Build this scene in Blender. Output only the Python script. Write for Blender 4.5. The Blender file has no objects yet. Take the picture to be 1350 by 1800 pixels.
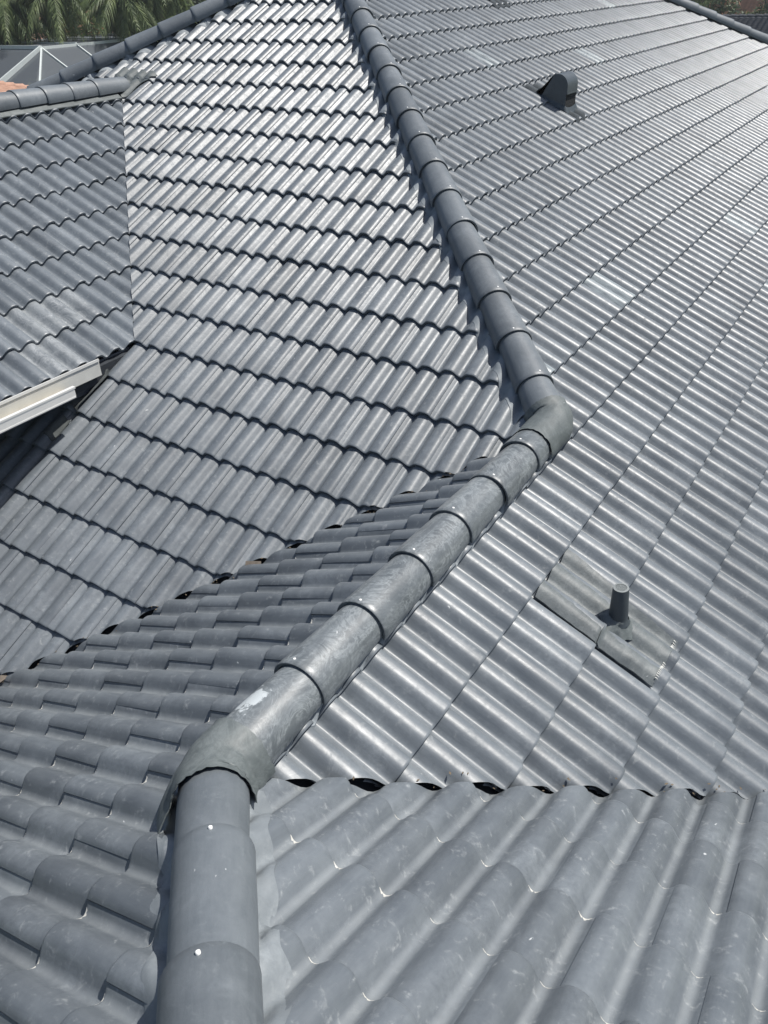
import bpy, bmesh, math, random
from mathutils import Vector, Matrix, noise
R_ = random.Random(7)
S = bpy.context.scene
C = S.collection
rad = math.radians

# ------------------------------------------------------------------ camera, sky, sun, exposure
CAM = Vector((1.48202, -4.01609, 2.21004))
YAW, PIT, ROLL = -0.589125, -0.585407, -0.038170
F = Vector((math.sin(YAW)*math.cos(PIT), math.cos(YAW)*math.cos(PIT), math.sin(PIT)))
RR = Vector((math.cos(YAW), -math.sin(YAW), 0)); UU = RR.cross(F)
R2 = math.cos(ROLL)*RR + math.sin(ROLL)*UU; U2 = -math.sin(ROLL)*RR + math.cos(ROLL)*UU
cd = bpy.data.cameras.new('camera'); cam = bpy.data.objects.new('camera', cd); C.objects.link(cam)
M = Matrix((R2, U2, -F)).transposed().to_4x4(); M.translation = CAM
cam.matrix_world = M
cd.sensor_fit = 'HORIZONTAL'; cd.sensor_width = 27; cd.lens = 27*1414.9/1350
cd.clip_start = .05; cd.clip_end = 2000
S.camera = cam

SUN_AZ, SUN_EL = 49, 63         # azimuth counter-clockwise from +x
sd = Vector((math.cos(rad(SUN_AZ))*math.cos(rad(SUN_EL)), math.sin(rad(SUN_AZ))*math.cos(rad(SUN_EL)), math.sin(rad(SUN_EL))))
W = bpy.data.worlds.new('World'); S.world = W; W.use_nodes = True
nt = W.node_tree; bg = nt.nodes['Background']
sky = nt.nodes.new('ShaderNodeTexSky'); sky.sky_type = 'NISHITA'; sky.sun_disc = False
sky.sun_elevation = rad(SUN_EL); sky.sun_rotation = math.atan2(sd.x, sd.y)
sky.dust_density = 2.0
nt.links.new(sky.outputs[0], bg.inputs[0]); bg.inputs[1].default_value = .09
sl = bpy.data.lights.new('sun', 'SUN'); sl.energy = 4.7; sl.angle = rad(.6); sl.color = (1, .965, .91)
so = bpy.data.objects.new('sun', sl); C.objects.link(so); so.rotation_euler = sd.to_track_quat('Z', 'Y').to_euler()
vs = S.view_settings; vs.view_transform = 'Standard'; vs.look = 'None'; vs.gamma = 1; vs.use_curve_mapping = False
vs.exposure = .12

# ------------------------------------------------------------------ material helpers
def new_mat(name):
    m = bpy.data.materials.new(name); m.use_nodes = True
    n = m.node_tree; b = n.nodes['Principled BSDF']
    return m, n, b
def N(n, t, **kw):
    x = n.nodes.new(t)
    for k, v in kw.items():
        if k in x.inputs.keys(): x.inputs[k].default_value = v
        else: setattr(x, k, v)
    return x
def ramp(n, src, stops):
    r = n.nodes.new('ShaderNodeValToRGB'); n.links.new(src, r.inputs[0])
    e = r.color_ramp.elements
    while len(e) < len(stops): e.new(.5)
    for k, (p, c) in enumerate(stops):
        e[k].position = p
        e[k].color = (c, c, c, 1) if isinstance(c, (int, float)) else (*c, 1)
    return r
def mix(n, fac, a, b, mode='MIX'):
    x = n.nodes.new('ShaderNodeMix'); x.data_type = 'RGBA'; x.blend_type = mode
    for s, v in ((x.inputs[0], fac), (x.inputs[6], a), (x.inputs[7], b)):
        if hasattr(v, 'links'): n.links.new(v, s)
        elif isinstance(v, (int, float)): s.default_value = v if s == x.inputs[0] else (v, v, v, 1)
        else: s.default_value = (*v, 1)
    return x.outputs[2]
def math_(n, op, a, b=0., c=None):
    x = n.nodes.new('ShaderNodeMath'); x.operation = op
    for s, v in zip(x.inputs, (a, b) if c is None else (a, b, c)):
        if hasattr(v, 'links'): n.links.new(v, s)
        else: s.default_value = v
    return x.outputs[0]

def coated(name, dark, light, rough=(.36, .55), scuff=.25, scuff_col=(.42, .44, .44), tint=.18, pan=0., bump=.25, swirl=0., bleach=False):
    """satin painted concrete: mottled base, fine wipe marks along the piece, chalky scuffs, a tone of its own per piece"""
    m, n, b = new_mat(name)
    tc = N(n, 'ShaderNodeTexCoord'); oi = N(n, 'ShaderNodeObjectInfo')
    at = N(n, 'ShaderNodeAttribute'); at.attribute_name = 'piece'
    rnd = math_(n, 'FRACT', math_(n, 'ADD', oi.outputs['Random'], at.outputs['Fac']))
    off = N(n, 'ShaderNodeCombineXYZ')
    n.links.new(math_(n, 'MULTIPLY', rnd, 37.), off.inputs[0]); n.links.new(math_(n, 'MULTIPLY', rnd, 91.), off.inputs[1])
    va = N(n, 'ShaderNodeVectorMath', operation='ADD'); n.links.new(tc.outputs['Object'], va.inputs[0]); n.links.new(off.outputs[0], va.inputs[1])
    P = va.outputs[0]
    def noise_(scale, detail=4., rough_=.6, dist=0., vec=P):
        x = N(n, 'ShaderNodeTexNoise', Scale=scale, Detail=detail, Roughness=rough_, Distortion=dist)
        n.links.new(vec, x.inputs['Vector']); return x.outputs['Fac']
    mp = N(n, 'ShaderNodeMapping'); mp.inputs['Scale'].default_value = (1, .14, 1); n.links.new(P, mp.inputs[0])
    big = noise_(5., 5., .6, .6); fine = noise_(60., 4., .7); streak = noise_(55., 4., .65, .3, mp.outputs[0]); mid = noise_(17., 5., .65, 1.2)
    base = mix(n, ramp(n, big, [(.3, 0.), (.7, 1.)]).outputs[0], dark, light)
    base = mix(n, .35, base, mix(n, ramp(n, streak, [(.35, 0.), (.7, 1.)]).outputs[0], dark, light))
    # per-piece tone
    tone = math_(n, 'ADD', math_(n, 'MULTIPLY', rnd, tint*2), 1-tint)
    tn = N(n, 'ShaderNodeCombineColor')
    for i in range(3): n.links.new(tone, tn.inputs[i])
    base = mix(n, 1., base, tn.outputs[0], 'MULTIPLY')
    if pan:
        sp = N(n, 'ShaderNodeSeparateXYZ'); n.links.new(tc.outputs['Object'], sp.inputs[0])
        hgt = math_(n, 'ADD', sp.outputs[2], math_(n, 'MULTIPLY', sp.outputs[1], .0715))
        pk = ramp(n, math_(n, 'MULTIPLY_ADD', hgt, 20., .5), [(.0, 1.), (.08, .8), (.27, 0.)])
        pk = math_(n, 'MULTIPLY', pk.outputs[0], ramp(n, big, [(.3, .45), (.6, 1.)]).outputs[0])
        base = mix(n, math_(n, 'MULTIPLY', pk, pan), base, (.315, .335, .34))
    # broad dusty patches
    du = noise_(2.3, 4., .55, .8); du2 = noise_(30., 5., .75, .5)
    base = mix(n, math_(n, 'MULTIPLY', ramp(n, du, [(.42, 0.), (.68, 1.)]).outputs[0], ramp(n, du2, [(.35, .15), (.7, .75)]).outputs[0]), base, tuple(c*1.35+.03 for c in light))
    # chalky scuffs
    sc = math_(n, 'MULTIPLY', ramp(n, mid, [(.55, 0.), (.75, 1.)]).outputs[0], ramp(n, fine, [(.42, 0.), (.62, 1.)]).outputs[0])
    base = mix(n, math_(n, 'MULTIPLY', sc, scuff), base, scuff_col)
    # small bright nicks
    nick = N(n, 'ShaderNodeTexVoronoi', Scale=14.); nick.feature = 'F1'
    nv = N(n, 'ShaderNodeMapping'); nv.inputs['Scale'].default_value = (1, .35, 1); nv.inputs['Rotation'].default_value = (0, 0, .6)
    wn = N(n, 'ShaderNodeTexNoise', Scale=20., Detail=2.); n.links.new(P, wn.inputs['Vector'])
    wv = N(n, 'ShaderNodeVectorMath', operation='MULTIPLY_ADD'); n.links.new(wn.outputs['Color'], wv.inputs[0]); wv.inputs[1].default_value = (.05, .05, .05); n.links.new(P, wv.inputs[2])
    n.links.new(wv.outputs[0], nv.inputs[0]); n.links.new(nv.outputs[0], nick.inputs['Vector'])
    nk = ramp(n, nick.outputs['Distance'], [(.03, 1.), (.055, 0.)])
    base = mix(n, math_(n, 'MULTIPLY', nk.outputs[0], math_(n, 'GREATER_THAN', big, .56)), base, (.5, .52, .52))
    sw = None
    if swirl:
        s1 = noise_(4.2, 6., .62, 3.2); s2 = noise_(9., 5., .7, 2.0, mp.outputs[0])
        band = ramp(n, s1, [(.40, 0.), (.46, 1.), (.50, .1), (.56, .9), (.62, 0.)])
        sw = math_(n, 'MULTIPLY', band.outputs[0], ramp(n, s2, [(.4, .15), (.6, 1.)]).outputs[0])
        base = mix(n, math_(n, 'MULTIPLY', sw, swirl), base, scuff_col)
    if bleach:
        bl = math_(n, 'MULTIPLY', math_(n, 'GREATER_THAN', rnd, .992), ramp(n, streak, [(.35, .1), (.6, 1.)]).outputs[0])
        base = mix(n, math_(n, 'MULTIPLY', bl, .4), base, (.5, .57, .57))
    n.links.new(base, b.inputs['Base Color'])
    rg = math_(n, 'ADD', math_(n, 'MULTIPLY', mid, rough[1]-rough[0]), rough[0]-.02)
    rg = math_(n, 'ADD', rg, math_(n, 'MULTIPLY', sc, .25))
    n.links.new(rg, b.inputs['Roughness'])
    b.inputs['Specular IOR Level'].default_value = .6
    bp = N(n, 'ShaderNodeBump', Strength=bump, Distance=.004)
    hh = math_(n, 'ADD', math_(n, 'MULTIPLY', streak, .5), math_(n, 'ADD', math_(n, 'MULTIPLY', mid, .8), math_(n, 'MULTIPLY', fine, .25)))
    n.links.new(hh, bp.inputs['Height']); n.links.new(bp.outputs[0], b.inputs['Normal'])
    return m

def plain(name, col, rough=.6, var=.15, scale=8., metal=0., bump=.1, spec=.5):
    m, n, b = new_mat(name)
    tc = N(n, 'ShaderNodeTexCoord'); x = N(n, 'ShaderNodeTexNoise', Scale=scale, Detail=5., Roughness=.65); n.links.new(tc.outputs['Object'], x.inputs['Vector'])
    lo = tuple(c*(1-var) for c in col); hi = tuple(min(1, c*(1+var)) for c in col)
    n.links.new(ramp(n, x.outputs['Fac'], [(.3, lo), (.7, hi)]).outputs[0], b.inputs['Base Color'])
    b.inputs['Roughness'].default_value = rough; b.inputs['Metallic'].default_value = metal; b.inputs['Specular IOR Level'].default_value = spec
    if bump:
        bp = N(n, 'ShaderNodeBump', Strength=bump, Distance=.005); n.links.new(x.outputs['Fac'], bp.inputs['Height']); n.links.new(bp.outputs[0], b.inputs['Normal'])
    return m

MT = coated('roof_tile_paint', (.098, .114, .131), (.150, .169, .185), rough=(.36, .56), tint=.14, scuff=.5)
MTB = coated('roof_tile_paint_sunny_slope', (.100, .116, .132), (.152, .171, .186), rough=(.35, .54), tint=.12, bleach=True, scuff=.35)
MTW = coated('roof_tile_paint_worn', (.11, .125, .14), (.22, .24, .25), rough=(.3, .6), tint=.05, scuff=.7, swirl=.5, scuff_col=(.44, .46, .47))
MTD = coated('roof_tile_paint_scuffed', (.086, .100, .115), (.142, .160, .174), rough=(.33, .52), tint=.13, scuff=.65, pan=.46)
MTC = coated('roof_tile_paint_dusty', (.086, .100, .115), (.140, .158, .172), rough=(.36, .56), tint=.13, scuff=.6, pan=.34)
MCAP = coated('cap_paint', (.098, .114, .127), (.140, .157, .171), rough=(.40, .6), scuff=.45, swirl=.10, scuff_col=(.24, .27, .285))
MCAPW = coated('cap_paint_wiped', (.070, .082, .090), (.128, .144, .153), rough=(.33, .52), scuff=.55, swirl=.6, scuff_col=(.35, .38, .39))
def patched(name):
    m = MCAPW.copy(); m.name = name; n = m.node_tree; b = n.nodes['Principled BSDF']
    src = b.inputs['Base Color'].links[0].from_socket
    tc = N(n, 'ShaderNodeTexCoord'); nz = N(n, 'ShaderNodeTexNoise', Scale=22., Detail=5., Roughness=.7); n.links.new(tc.outputs['Object'], nz.inputs['Vector'])
    v = N(n, 'ShaderNodeVectorMath', operation='SUBTRACT'); n.links.new(tc.outputs['Object'], v.inputs[0]); v.inputs[1].default_value = (-.050, .185, .10)
    v2 = N(n, 'ShaderNodeVectorMath', operation='MULTIPLY'); n.links.new(v.outputs[0], v2.inputs[0]); v2.inputs[1].default_value = (1., .55, .6)
    l = N(n, 'ShaderNodeVectorMath', operation='LENGTH'); n.links.new(v2.outputs[0], l.inputs[0])
    d = math_(n, 'ADD', l.outputs['Value'], math_(n, 'MULTIPLY', math_(n, 'SUBTRACT', nz.outputs['Fac'], .5), .14))
    k = ramp(n, d, [(.034, 1.), (.040, 0.)])
    n.links.new(mix(n, k.outputs[0], src, (.50, .54, .55)), b.inputs['Base Color']); return m
MCAPP = patched('cap_paint_torn')
MLEAD = coated('flashing_rubber', (.060, .074, .076), (.108, .124, .124), rough=(.5, .7), scuff=.4, swirl=.4, scuff_col=(.21, .235, .235))
MSHEET = coated('pipe_flashing_paint', (.070, .083, .088), (.122, .139, .143), rough=(.5, .65), scuff=.4, swirl=.15, scuff_col=(.33, .36, .36), bump=.5)
MROLL = coated('ridge_roll_fabric', (.17, .195, .215), (.24, .265, .28), rough=(.55, .75), scuff=.3)
MPALE = plain('pale_edge', (.58, .57, .52), .9, .25, 60)
MDECK = plain('underlay', (.022, .027, .034), .85, .3, 12)
MVENT = plain('vent_paint', (.060, .074, .085), .45, .12, 20)
MVF = plain('vent_flashing_rubber', (.050, .060, .068), .8, .25, 25, bump=.4, spec=.3)
MPIPE = plain('pipe_plastic', (.055, .068, .078), .5, .1, 40)
MPRIM = plain('pipe_rim_grey', (.22, .24, .24), .55, .1, 40)
MHOLE = plain('hole_dark', (.012, .014, .016), .9, 0, 10, bump=0)
MGUT = plain('gutter_white', (.70, .70, .67), .3, .05, 5)
MGUTIN = plain('gutter_dirt', (.50, .44, .33), .7, .25, 6)
MGUTD = plain('gutter_back', (.60, .60, .56), .4, .1, 6)
MMORT = plain('mortar', (.085, .095, .095), .9, .25, 20, bump=.8)
MFELT = plain('wall_flashing', (.07, .08, .10), .5, .15, 6)
MSTUC = plain('stucco_wall', (.55, .52, .46), .9, .08, 30, bump=.3)
MSCREW = plain('screw_white', (.85, .85, .82), .35, .03, 10, bump=0)

def link(name, me, mat=None, parent=None, mw=None, label=None, kind=None, cat=None, group=None):
    o = bpy.data.objects.new(name, me); C.objects.link(o)
    if mat is not None and me is not None and not me.materials:
        for m in (mat if isinstance(mat, (list, tuple)) else [mat]): me.materials.append(m)
    if mw is not None: o.matrix_world = mw
    if parent is not None: o.parent = parent
    for k, v in (('label', label), ('kind', kind), ('category', cat), ('group', group)):
        if v: o[k] = v
    return o
def mesh(name, V, Fs, smooth=False, mi=None):
    me = bpy.data.meshes.new(name); me.from_pydata([tuple(v) for v in V], [], Fs); me.update()
    if smooth: me.polygons.foreach_set('use_smooth', [True]*len(me.polygons))
    if mi: me.polygons.foreach_set('material_index', mi)
    return me
class MB:
    def __init__(s): s.v = []; s.f = []; s.m = []; s.sm = []
    def add(s, V, Fs, m=0, smooth=False):
        k = len(s.v); s.v += [tuple(v) for v in V]; s.f += [tuple(i+k for i in f) for f in Fs]; s.m += [m]*len(Fs); s.sm += [smooth]*len(Fs)
    def grid(s, rows, m=0, smooth=True, flip=False):
        nr, nc = len(rows), len(rows[0]); V = [p for r in rows for p in r]; Fs = []
        for i in range(nr-1):
            for j in range(nc-1):
                a = i*nc+j; q = (a, a+1, a+nc+1, a+nc)
                Fs.append(q[::-1] if flip else q)
        s.add(V, Fs, m, smooth)
    def box(s, a, b, m=0):
        x0, y0, z0 = a; x1, y1, z1 = b
        V = [(x0,y0,z0),(x1,y0,z0),(x1,y1,z0),(x0,y1,z0),(x0,y0,z1),(x1,y0,z1),(x1,y1,z1),(x0,y1,z1)]
        s.add(V, [(0,3,2,1),(4,5,6,7),(0,1,5,4),(1,2,6,5),(2,3,7,6),(3,0,4,7)], m)
    def beam(s, a, b, w, h=None, m=0):
        a = Vector(a); b = Vector(b); h = h or w; d = (b-a).normalized()
        x = d.cross(Vector((0,0,1))); x = Vector((1,0,0)) if x.length < 1e-4 else x.normalized(); y = x.cross(d)
        V = [p + x*sx*w/2 + y*sy*h/2 for p in (a, b) for sx, sy in ((-1,-1),(1,-1),(1,1),(-1,1))]
        s.add(V, [(0,1,2,3),(7,6,5,4),(0,4,5,1),(1,5,6,2),(2,6,7,3),(3,7,4,0)], m)
    def tube(s, pts, rs, n=12, m=0, cap=True):
        rows = []
        for i, p in enumerate(pts):
            p = Vector(p); d = (Vector(pts[min(i+1, len(pts)-1)])-Vector(pts[max(i-1, 0)])).normalized()
            x = d.cross(Vector((.3, .9, .1))).normalized(); y = d.cross(x)
            rows.append([p + (x*math.cos(2*math.pi*k/n)+y*math.sin(2*math.pi*k/n))*rs[i] for k in range(n+1)])
        s.grid(rows, m)
    def mesh(s, name):
        me = mesh(name, s.v, s.f); me.polygons.foreach_set('material_index', s.m); me.polygons.foreach_set('use_smooth', s.sm); return me

# ------------------------------------------------------------------ roof geometry (metres; top of the near ridge end is the origin)
p = .50108; CS = 1/math.sqrt(1+p*p); SN = p*CS
D_ = .36*CS                  # plan exposure of a course
L = 2.8795                   # length of the short ridge
XE = -3.49484; YF = 9.73; YG = 16.5
TW = .15846
AMP = .0245
def wave(t): return AMP*(math.cos(t)-.19*math.cos(2*t)+.15)
# slope: a,b,c of z=a x+b y+c ; U (left when looking down), V (up the slope), N, wave pitch, crest phase, nose coordinate of a reference course, exposure in plan
class Slope: pass
def slope(name, a, b, c, U, w, phase, ref, dd=D_):
    s = Slope(); s.name = name; s.a, s.b, s.c = a, b, c; s.U = Vector(U); s.w = w; s.phase = phase; s.ref = ref; s.dd = dd
    s.N = Vector((-a, -b, 1)).normalized(); s.V = s.N.cross(s.U); s.down = Vector((-a, -b, 0)).normalized()
    s.lift = -0.004
    return s
SL = dict(
 A=slope('A', 0, p, 0, (1,0,0), TW, -.010, .12285),     # ref: s coordinate along 'down' of a course nose ( = -y )
 B=slope('B', -p, 0, 0, (0,1,0), TW, -.012, .11003),
 C=slope('C', p, 0, 0, (0,-1,0), .1667, 2.425-.0833, .036),
 D=slope('D', 0, -p, -p*L, (-1,0,0), .1655, -.706+.0828, -2.245, .332),
 E=slope('E', -p, 0, p*XE, (0,1,0), TW, .006, XE+.12285))
def zpl(s, x, y): return s.a*x+s.b*y+s.c
def surf(s, x, y, extra=0.):
    """top of the tiling above (x, y)"""
    u = s.U.x*x+s.U.y*y; dn = s.down.x*x+s.down.y*y
    f = ((s.ref-dn)/s.dd) % 1.0
    n = wave(2*math.pi*(u-s.phase)/s.w) - .026*f + s.lift + extra
    return zpl(s, x, y) + n/CS

def tile_mesh(w, ex, crescent):
    """one tile, two rolls wide; local x along the course (lap edge at 0), y up the slope, z out"""
    b = MB(); n = 22
    us = [-2*w-.012] + [-2*w+.0005+i*(2*w-.012)/n for i in range(n+1)] + [-.004, 0.]
    def prof(u):
        z = wave(2*math.pi*(u+.30*w)/w)
        if u < -2*w+.0004: z -= .007
        t = max(0, (u+.040)/.040); z += .0045*min(1, t*1.6)
        return z
    Z = [prof(u) for u in us]
    lapv = ex+.05
    rows = [(0., -.0028), (.0035, -.0005), (.012, 0.), (ex*.5, -.026*.5+.0012), (lapv, -.026*lapv/ex)]
    b.grid([[(u, v, z+dz) for u, z in zip(us, Z)] for v, dz in rows], 0, True)
    b.grid([[(u, v, z+dz) for u, z in zip(us, Z)] for v, dz in ((.09, -.026), (.005, -.0235), (0., -.0028))], 0, False)
    # lap edge
    zr = Z[-1]
    b.add([(0, 0, zr-.0028), (0, lapv, zr-.026*lapv/ex), (0, lapv, zr-.026*lapv/ex-.012), (0, .0, zr-.018)], [(0,3,2,1)], 0)
    # pale crescent at the nose in each of the two pans
    for k in (0, 1) if crescent else ():
        up = -.30*w-.5*w-k*w; size = crescent*(1. if k else .75); wd_ = .014+.008*size
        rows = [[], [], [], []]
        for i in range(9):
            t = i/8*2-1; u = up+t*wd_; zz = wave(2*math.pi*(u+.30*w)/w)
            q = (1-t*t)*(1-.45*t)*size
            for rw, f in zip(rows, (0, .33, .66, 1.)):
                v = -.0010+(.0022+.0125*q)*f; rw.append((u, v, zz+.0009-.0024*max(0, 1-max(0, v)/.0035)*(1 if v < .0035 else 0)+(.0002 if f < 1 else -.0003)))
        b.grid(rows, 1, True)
    return b.mesh('roof_tile')
for k, s in SL.items():
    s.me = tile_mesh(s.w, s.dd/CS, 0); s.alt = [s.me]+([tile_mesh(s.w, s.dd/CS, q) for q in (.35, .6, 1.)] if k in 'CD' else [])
    for me in s.alt: me.materials.append({'B': MTB, 'D': MTD, 'C': MTC}.get(k, MT)); me.materials.append(MPALE)
    s.mat = s.me.materials[0]

# ------------------------------------------------------------------ the house
house = link('tiled_house', None, label='house under a dark grey corrugated tile roof with hips, ridges and valleys', cat='house')
house.location = (0, 0, -4.3)
bpy.context.view_layer.update()
HI = house.matrix_world.inverted()
def part(name, me, mat, parent, mw=None, **kw):
    """link with world placement kept under a parent"""
    o = link(name, me, mat, None, None, **kw)
    o.parent = parent
    if mw is None: mw = Matrix.Identity(4)
    base = WORLD.get(parent.name, parent.matrix_world)
    o.matrix_parent_inverse = base.inverted(); o.matrix_basis = mw
    WORLD[o.name] = mw
    return o
WORLD = {'tiled_house': house.matrix_world.copy()}

def deck(poly, s, label):
    b = MB(); nn = len(poly)
    T = [Vector((x, y, zpl(s, x, y)-.062/CS)) for x, y in poly]; Bm = [t+Vector((0, 0, -.12)) for t in T]
    b.add(T+Bm, [tuple(range(nn)), tuple(range(2*nn-1, nn-1, -1))]+[(i, i+nn, (i+1) % nn+nn, (i+1) % nn) for i in range(nn)])
    return part('roof_slope', b.mesh('roof_slope'), MDECK, house, label=label)

def clip(me, mw, planes):
    bm = bmesh.new(); bm.from_mesh(me); inv = mw.inverted()
    for co, no in planes:         # keep the side the normal points to
        lc = inv @ co; ln = (inv.to_3x3() @ no).normalized()
        bmesh.ops.bisect_plane(bm, geom=bm.verts[:]+bm.edges[:]+bm.faces[:], plane_co=lc, plane_no=ln, clear_inner=True, clear_outer=False)
        if not bm.verts: break
    ok = len(bm.faces) > 6
    out = None
    if ok:
        out = bpy.data.meshes.new('roof_tile_cut'); bm.to_mesh(out)
        for m in me.materials: out.materials.append(m)
    bm.free(); return out

WORN = {}
def lay(s, parent, cons_fn, u0, u1, c0, c1, parity=0, seamoff=.30, keep=300, skip=None, worn=None):
    """lay courses c0..c1 (nose coordinates ref + k*dd); cons_fn(x,y) -> list of half planes (a,b,c): a x+b y+c >= 0 in plan"""
    cand = []
    w2 = 2*s.w
    for k in range(c0, c1+1):
        dn = s.ref + k*s.dd
        off = (s.w if (k+parity) % 2 else 0.)
        j0 = int(math.floor((u0-s.phase-seamoff*s.w-off)/w2)); j1 = int(math.ceil((u1-s.phase-seamoff*s.w-off)/w2))
        for j in range(j0, j1+2):
            u = s.phase+seamoff*s.w+off+j*w2
            P2 = s.U*u + s.down*dn
            org = Vector((P2.x, P2.y, zpl(s, P2.x, P2.y)))
            ctr = org - s.U*s.w + s.V*.18
            cons = cons_fn(ctr.x, ctr.y)
            cor = [org - s.U*a + s.V*v for a in (0, w2+.012) for v in (-.012, s.dd/CS+.05)]
            inside = [[a*q.x+b_*q.y+c for q in cor] for a, b_, c in cons]
            if any(max(r) < .03 for r in inside): continue
            if skip and skip(ctr.x, ctr.y): continue
            need = [cons[i] for i, r in enumerate(inside) if min(r) < 0]
            rr = R_.random
            rot = Matrix.Rotation(rad((rr()-.5)*.55), 4, 'Z') @ Matrix.Rotation(rad((rr()-.5)*.7), 4, 'X') @ Matrix.Rotation(rad((rr()-.5)*.6), 4, 'Y')
            B = Matrix((s.U, s.V, s.N)).transposed().to_4x4(); B.translation = org + s.N*(s.lift+(rr()-.5)*.0035) + s.V*((rr()-.5)*.006)
            mid = Matrix.Translation((-s.w, .18, 0))
            mw = B @ mid @ rot @ mid.inverted()
            v = ctr-CAM; z = v.dot(F); px = abs(v.dot(R2)/z)*1414.9/675 if z > 0 else 9; py = abs(v.dot(U2)/z)*1414.9/900 if z > 0 else 9
            rank = v.length + (100 if max(px, py) > 1.12 else 0)
            cand.append((rank, mw, need))
    cand.sort(key=lambda c: c[0])
    V_, F_, M_, A_, SM_ = [], [], [], [], []
    cnt = 0
    for rank, mw, need in cand:
        me = s.me
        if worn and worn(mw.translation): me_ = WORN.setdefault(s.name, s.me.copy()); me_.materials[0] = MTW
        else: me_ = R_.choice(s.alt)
        me = me_
        if need:
            pl = [(Vector((-a*c/(a*a+b_*b_), -b_*c/(a*a+b_*b_), 0)), Vector((a, b_, 0))) for a, b_, c in need]
            me = clip(me_, mw, pl)
            if me is None: continue
        if cnt < keep:
            part('roof_tile', me, None, parent, mw); cnt += 1
        else:
            o0 = len(V_); V_ += [mw @ v.co for v in me.vertices]; r = R_.random()
            for f in me.polygons: F_.append(tuple(i+o0 for i in f.vertices)); M_.append(f.material_index); SM_.append(f.use_smooth)
            A_ += [r]*len(me.vertices)
    if V_:
        m2 = mesh('far_tiles', V_, F_); m2.polygons.foreach_set('material_index', M_); m2.polygons.foreach_set('use_smooth', SM_)
        at = m2.attributes.new('piece', 'FLOAT', 'POINT'); at.data.foreach_set('value', A_)
        m2.materials.append(s.mat); m2.materials.append(MPALE)
        part('distant_roof_tiles', m2, None, parent, label='farther tiles of the same slope running up to the hip', kind='stuff')
    print(s.name, 'tiles', len(cand), 'own', cnt)

S_A, S_B, S_C, S_D, S_E = (SL[k] for k in 'ABCDE')
# A: middle slope
dA = deck([(-3.7, -.05), (-4.1, -.3), (-4.1, -4.1), (0, 0), (-4.865, 4.865), (-7.2, 2.53), (-6.1, 2.6)], S_A, 'middle roof slope between valley and hip, brightest in the sun')
def consA(x, y):
    c = [(-1, -1, .02), (-1, 1, -.012), (1, -1, YF+.01)]
    c.append((-1, 1, -8.72) if x < -6.2 else (1, 1, -XE+.004) if y > -.14 else (1, 0, 4.05))
    return c
def skipA(x, y): return y > 2.6 and x+y < XE-.2 and False
lay(S_A, dA, consA, -7.4, .4, -16, 13, parity=1)
# above the ridge of the left wing the middle slope runs on behind it to the far hip
# B: right slope
dB = deck([(0, 0), (0, -L), (2.6, 2.6-L), (2.6, 16.5+2.6), (-4.865, 11.6), (-4.865, 4.865)], S_B, 'broad right hand roof slope carrying the vents')
def consB(x, y):
    c = [(-1, 1, L-.004), (1, -1, YG), (-1, 0, 2.5)]
    c.append((1, 1, .02) if y > .16 else (1, 0, .02))
    return c
lay(S_B, dB, consB, -3.1, 19, -16, 7, parity=0, seamoff=.42)
# C: lower left slope
dC = deck([(0, 0), (-4.6, -4.6), (-4.6, -6.0), (3.1, -6.0), (0, -L)], S_C, 'matt lower left roof slope falling away to the valley')
def consC(x, y):
    c = [(1, -1, .0)]
    c.append((-1, 0, .02) if y > -L+.1 else (-1, -1, -L+.02))
    return c
lay(S_C, dC, consC, -.2, 4.9, -8, 13, parity=0)
# D: lower right slope
dD = deck([(0, -L), (3.1, -6.0), (5.5, -6.), (5.5, 2.6), (2.6+.0, 2.6-L)], S_D, 'near right roof slope falling towards the cross valley')
def consD(x, y): return [(1, -1, -L-.005), (1, 1, L+.02), (0, 1, 5.2), (-1, 0, 4.2)]
lay(S_D, dD, consD, -4.4, .3, -8, 12, parity=1)
# E: left wing
dE = deck([(-6.1, 2.6), (-3.372, -.123), (-3.372, -4.6), (-6.1, -4.6)], S_E, 'left wing roof slope ending at the white gutter')
def consE(x, y): return [(-1, -1, XE-.004), (1, 0, 6.16), (0, 1, 3.4)]
lay(S_E, dE, consE, -3.3, 3.0, -9, 0, parity=0, worn=lambda t: -3.75 < t.x < -3.65 and -.60 < t.y < .15 or -3.4 < t.x < -3.3 and -.75 < t.y < -.35)

# slopes that fall away behind the ridges
def plain_slope(poly, z, label):
    b = MB(); T = [Vector((x, y, z(x, y)-.04)) for x, y in poly]; Bt = [t-Vector((0,0,.12)) for t in T]; nn = len(poly)
    b.add(T+Bt, [tuple(range(nn)), tuple(range(2*nn-1, nn-1, -1))]+[(i, i+nn, (i+1) % nn+nn, (i+1) % nn) for i in range(nn)])
    return part('roof_slope', b.mesh('roof_slope'), MT, house, label=label)
plain_slope([(-4.865, 4.865), (-4.865, 11.6), (-9.6, 16.3), (-9.6, .13)], lambda x, y: p*(x+YF), 'far left roof slope hidden behind the hip')
plain_slope([(-4.865, 11.6), (2.6, 19.1), (-9.6, 19.1), (-9.6, 16.4)], lambda x, y: p*(YG-y)-.0, 'rear roof slope hidden behind the far hip')
plain_slope([(-6.1, 2.6), (-6.1, -4.6), (-8.9, -4.6), (-8.9, -.2)], lambda x, y: p*(x+8.7), 'outer slope of the left wing hidden behind its ridge')

# walls under it
def wall(a, b, label):
    w = MB(); w.box(a, b); part('wall', w.mesh('wall'), MSTUC, house, label=label)
wall((-9.0, -4.2, -4.3), (-3.95, .0, -.35), 'wall under the left wing')
wall((-9.2, .35, -4.3), (-4.4, 15.8, -.25), 'wall under the far end')
wall((-4.3, 1.0, -4.3), (1.8, 15.8, -1.25), 'wall under the right slope')

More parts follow.
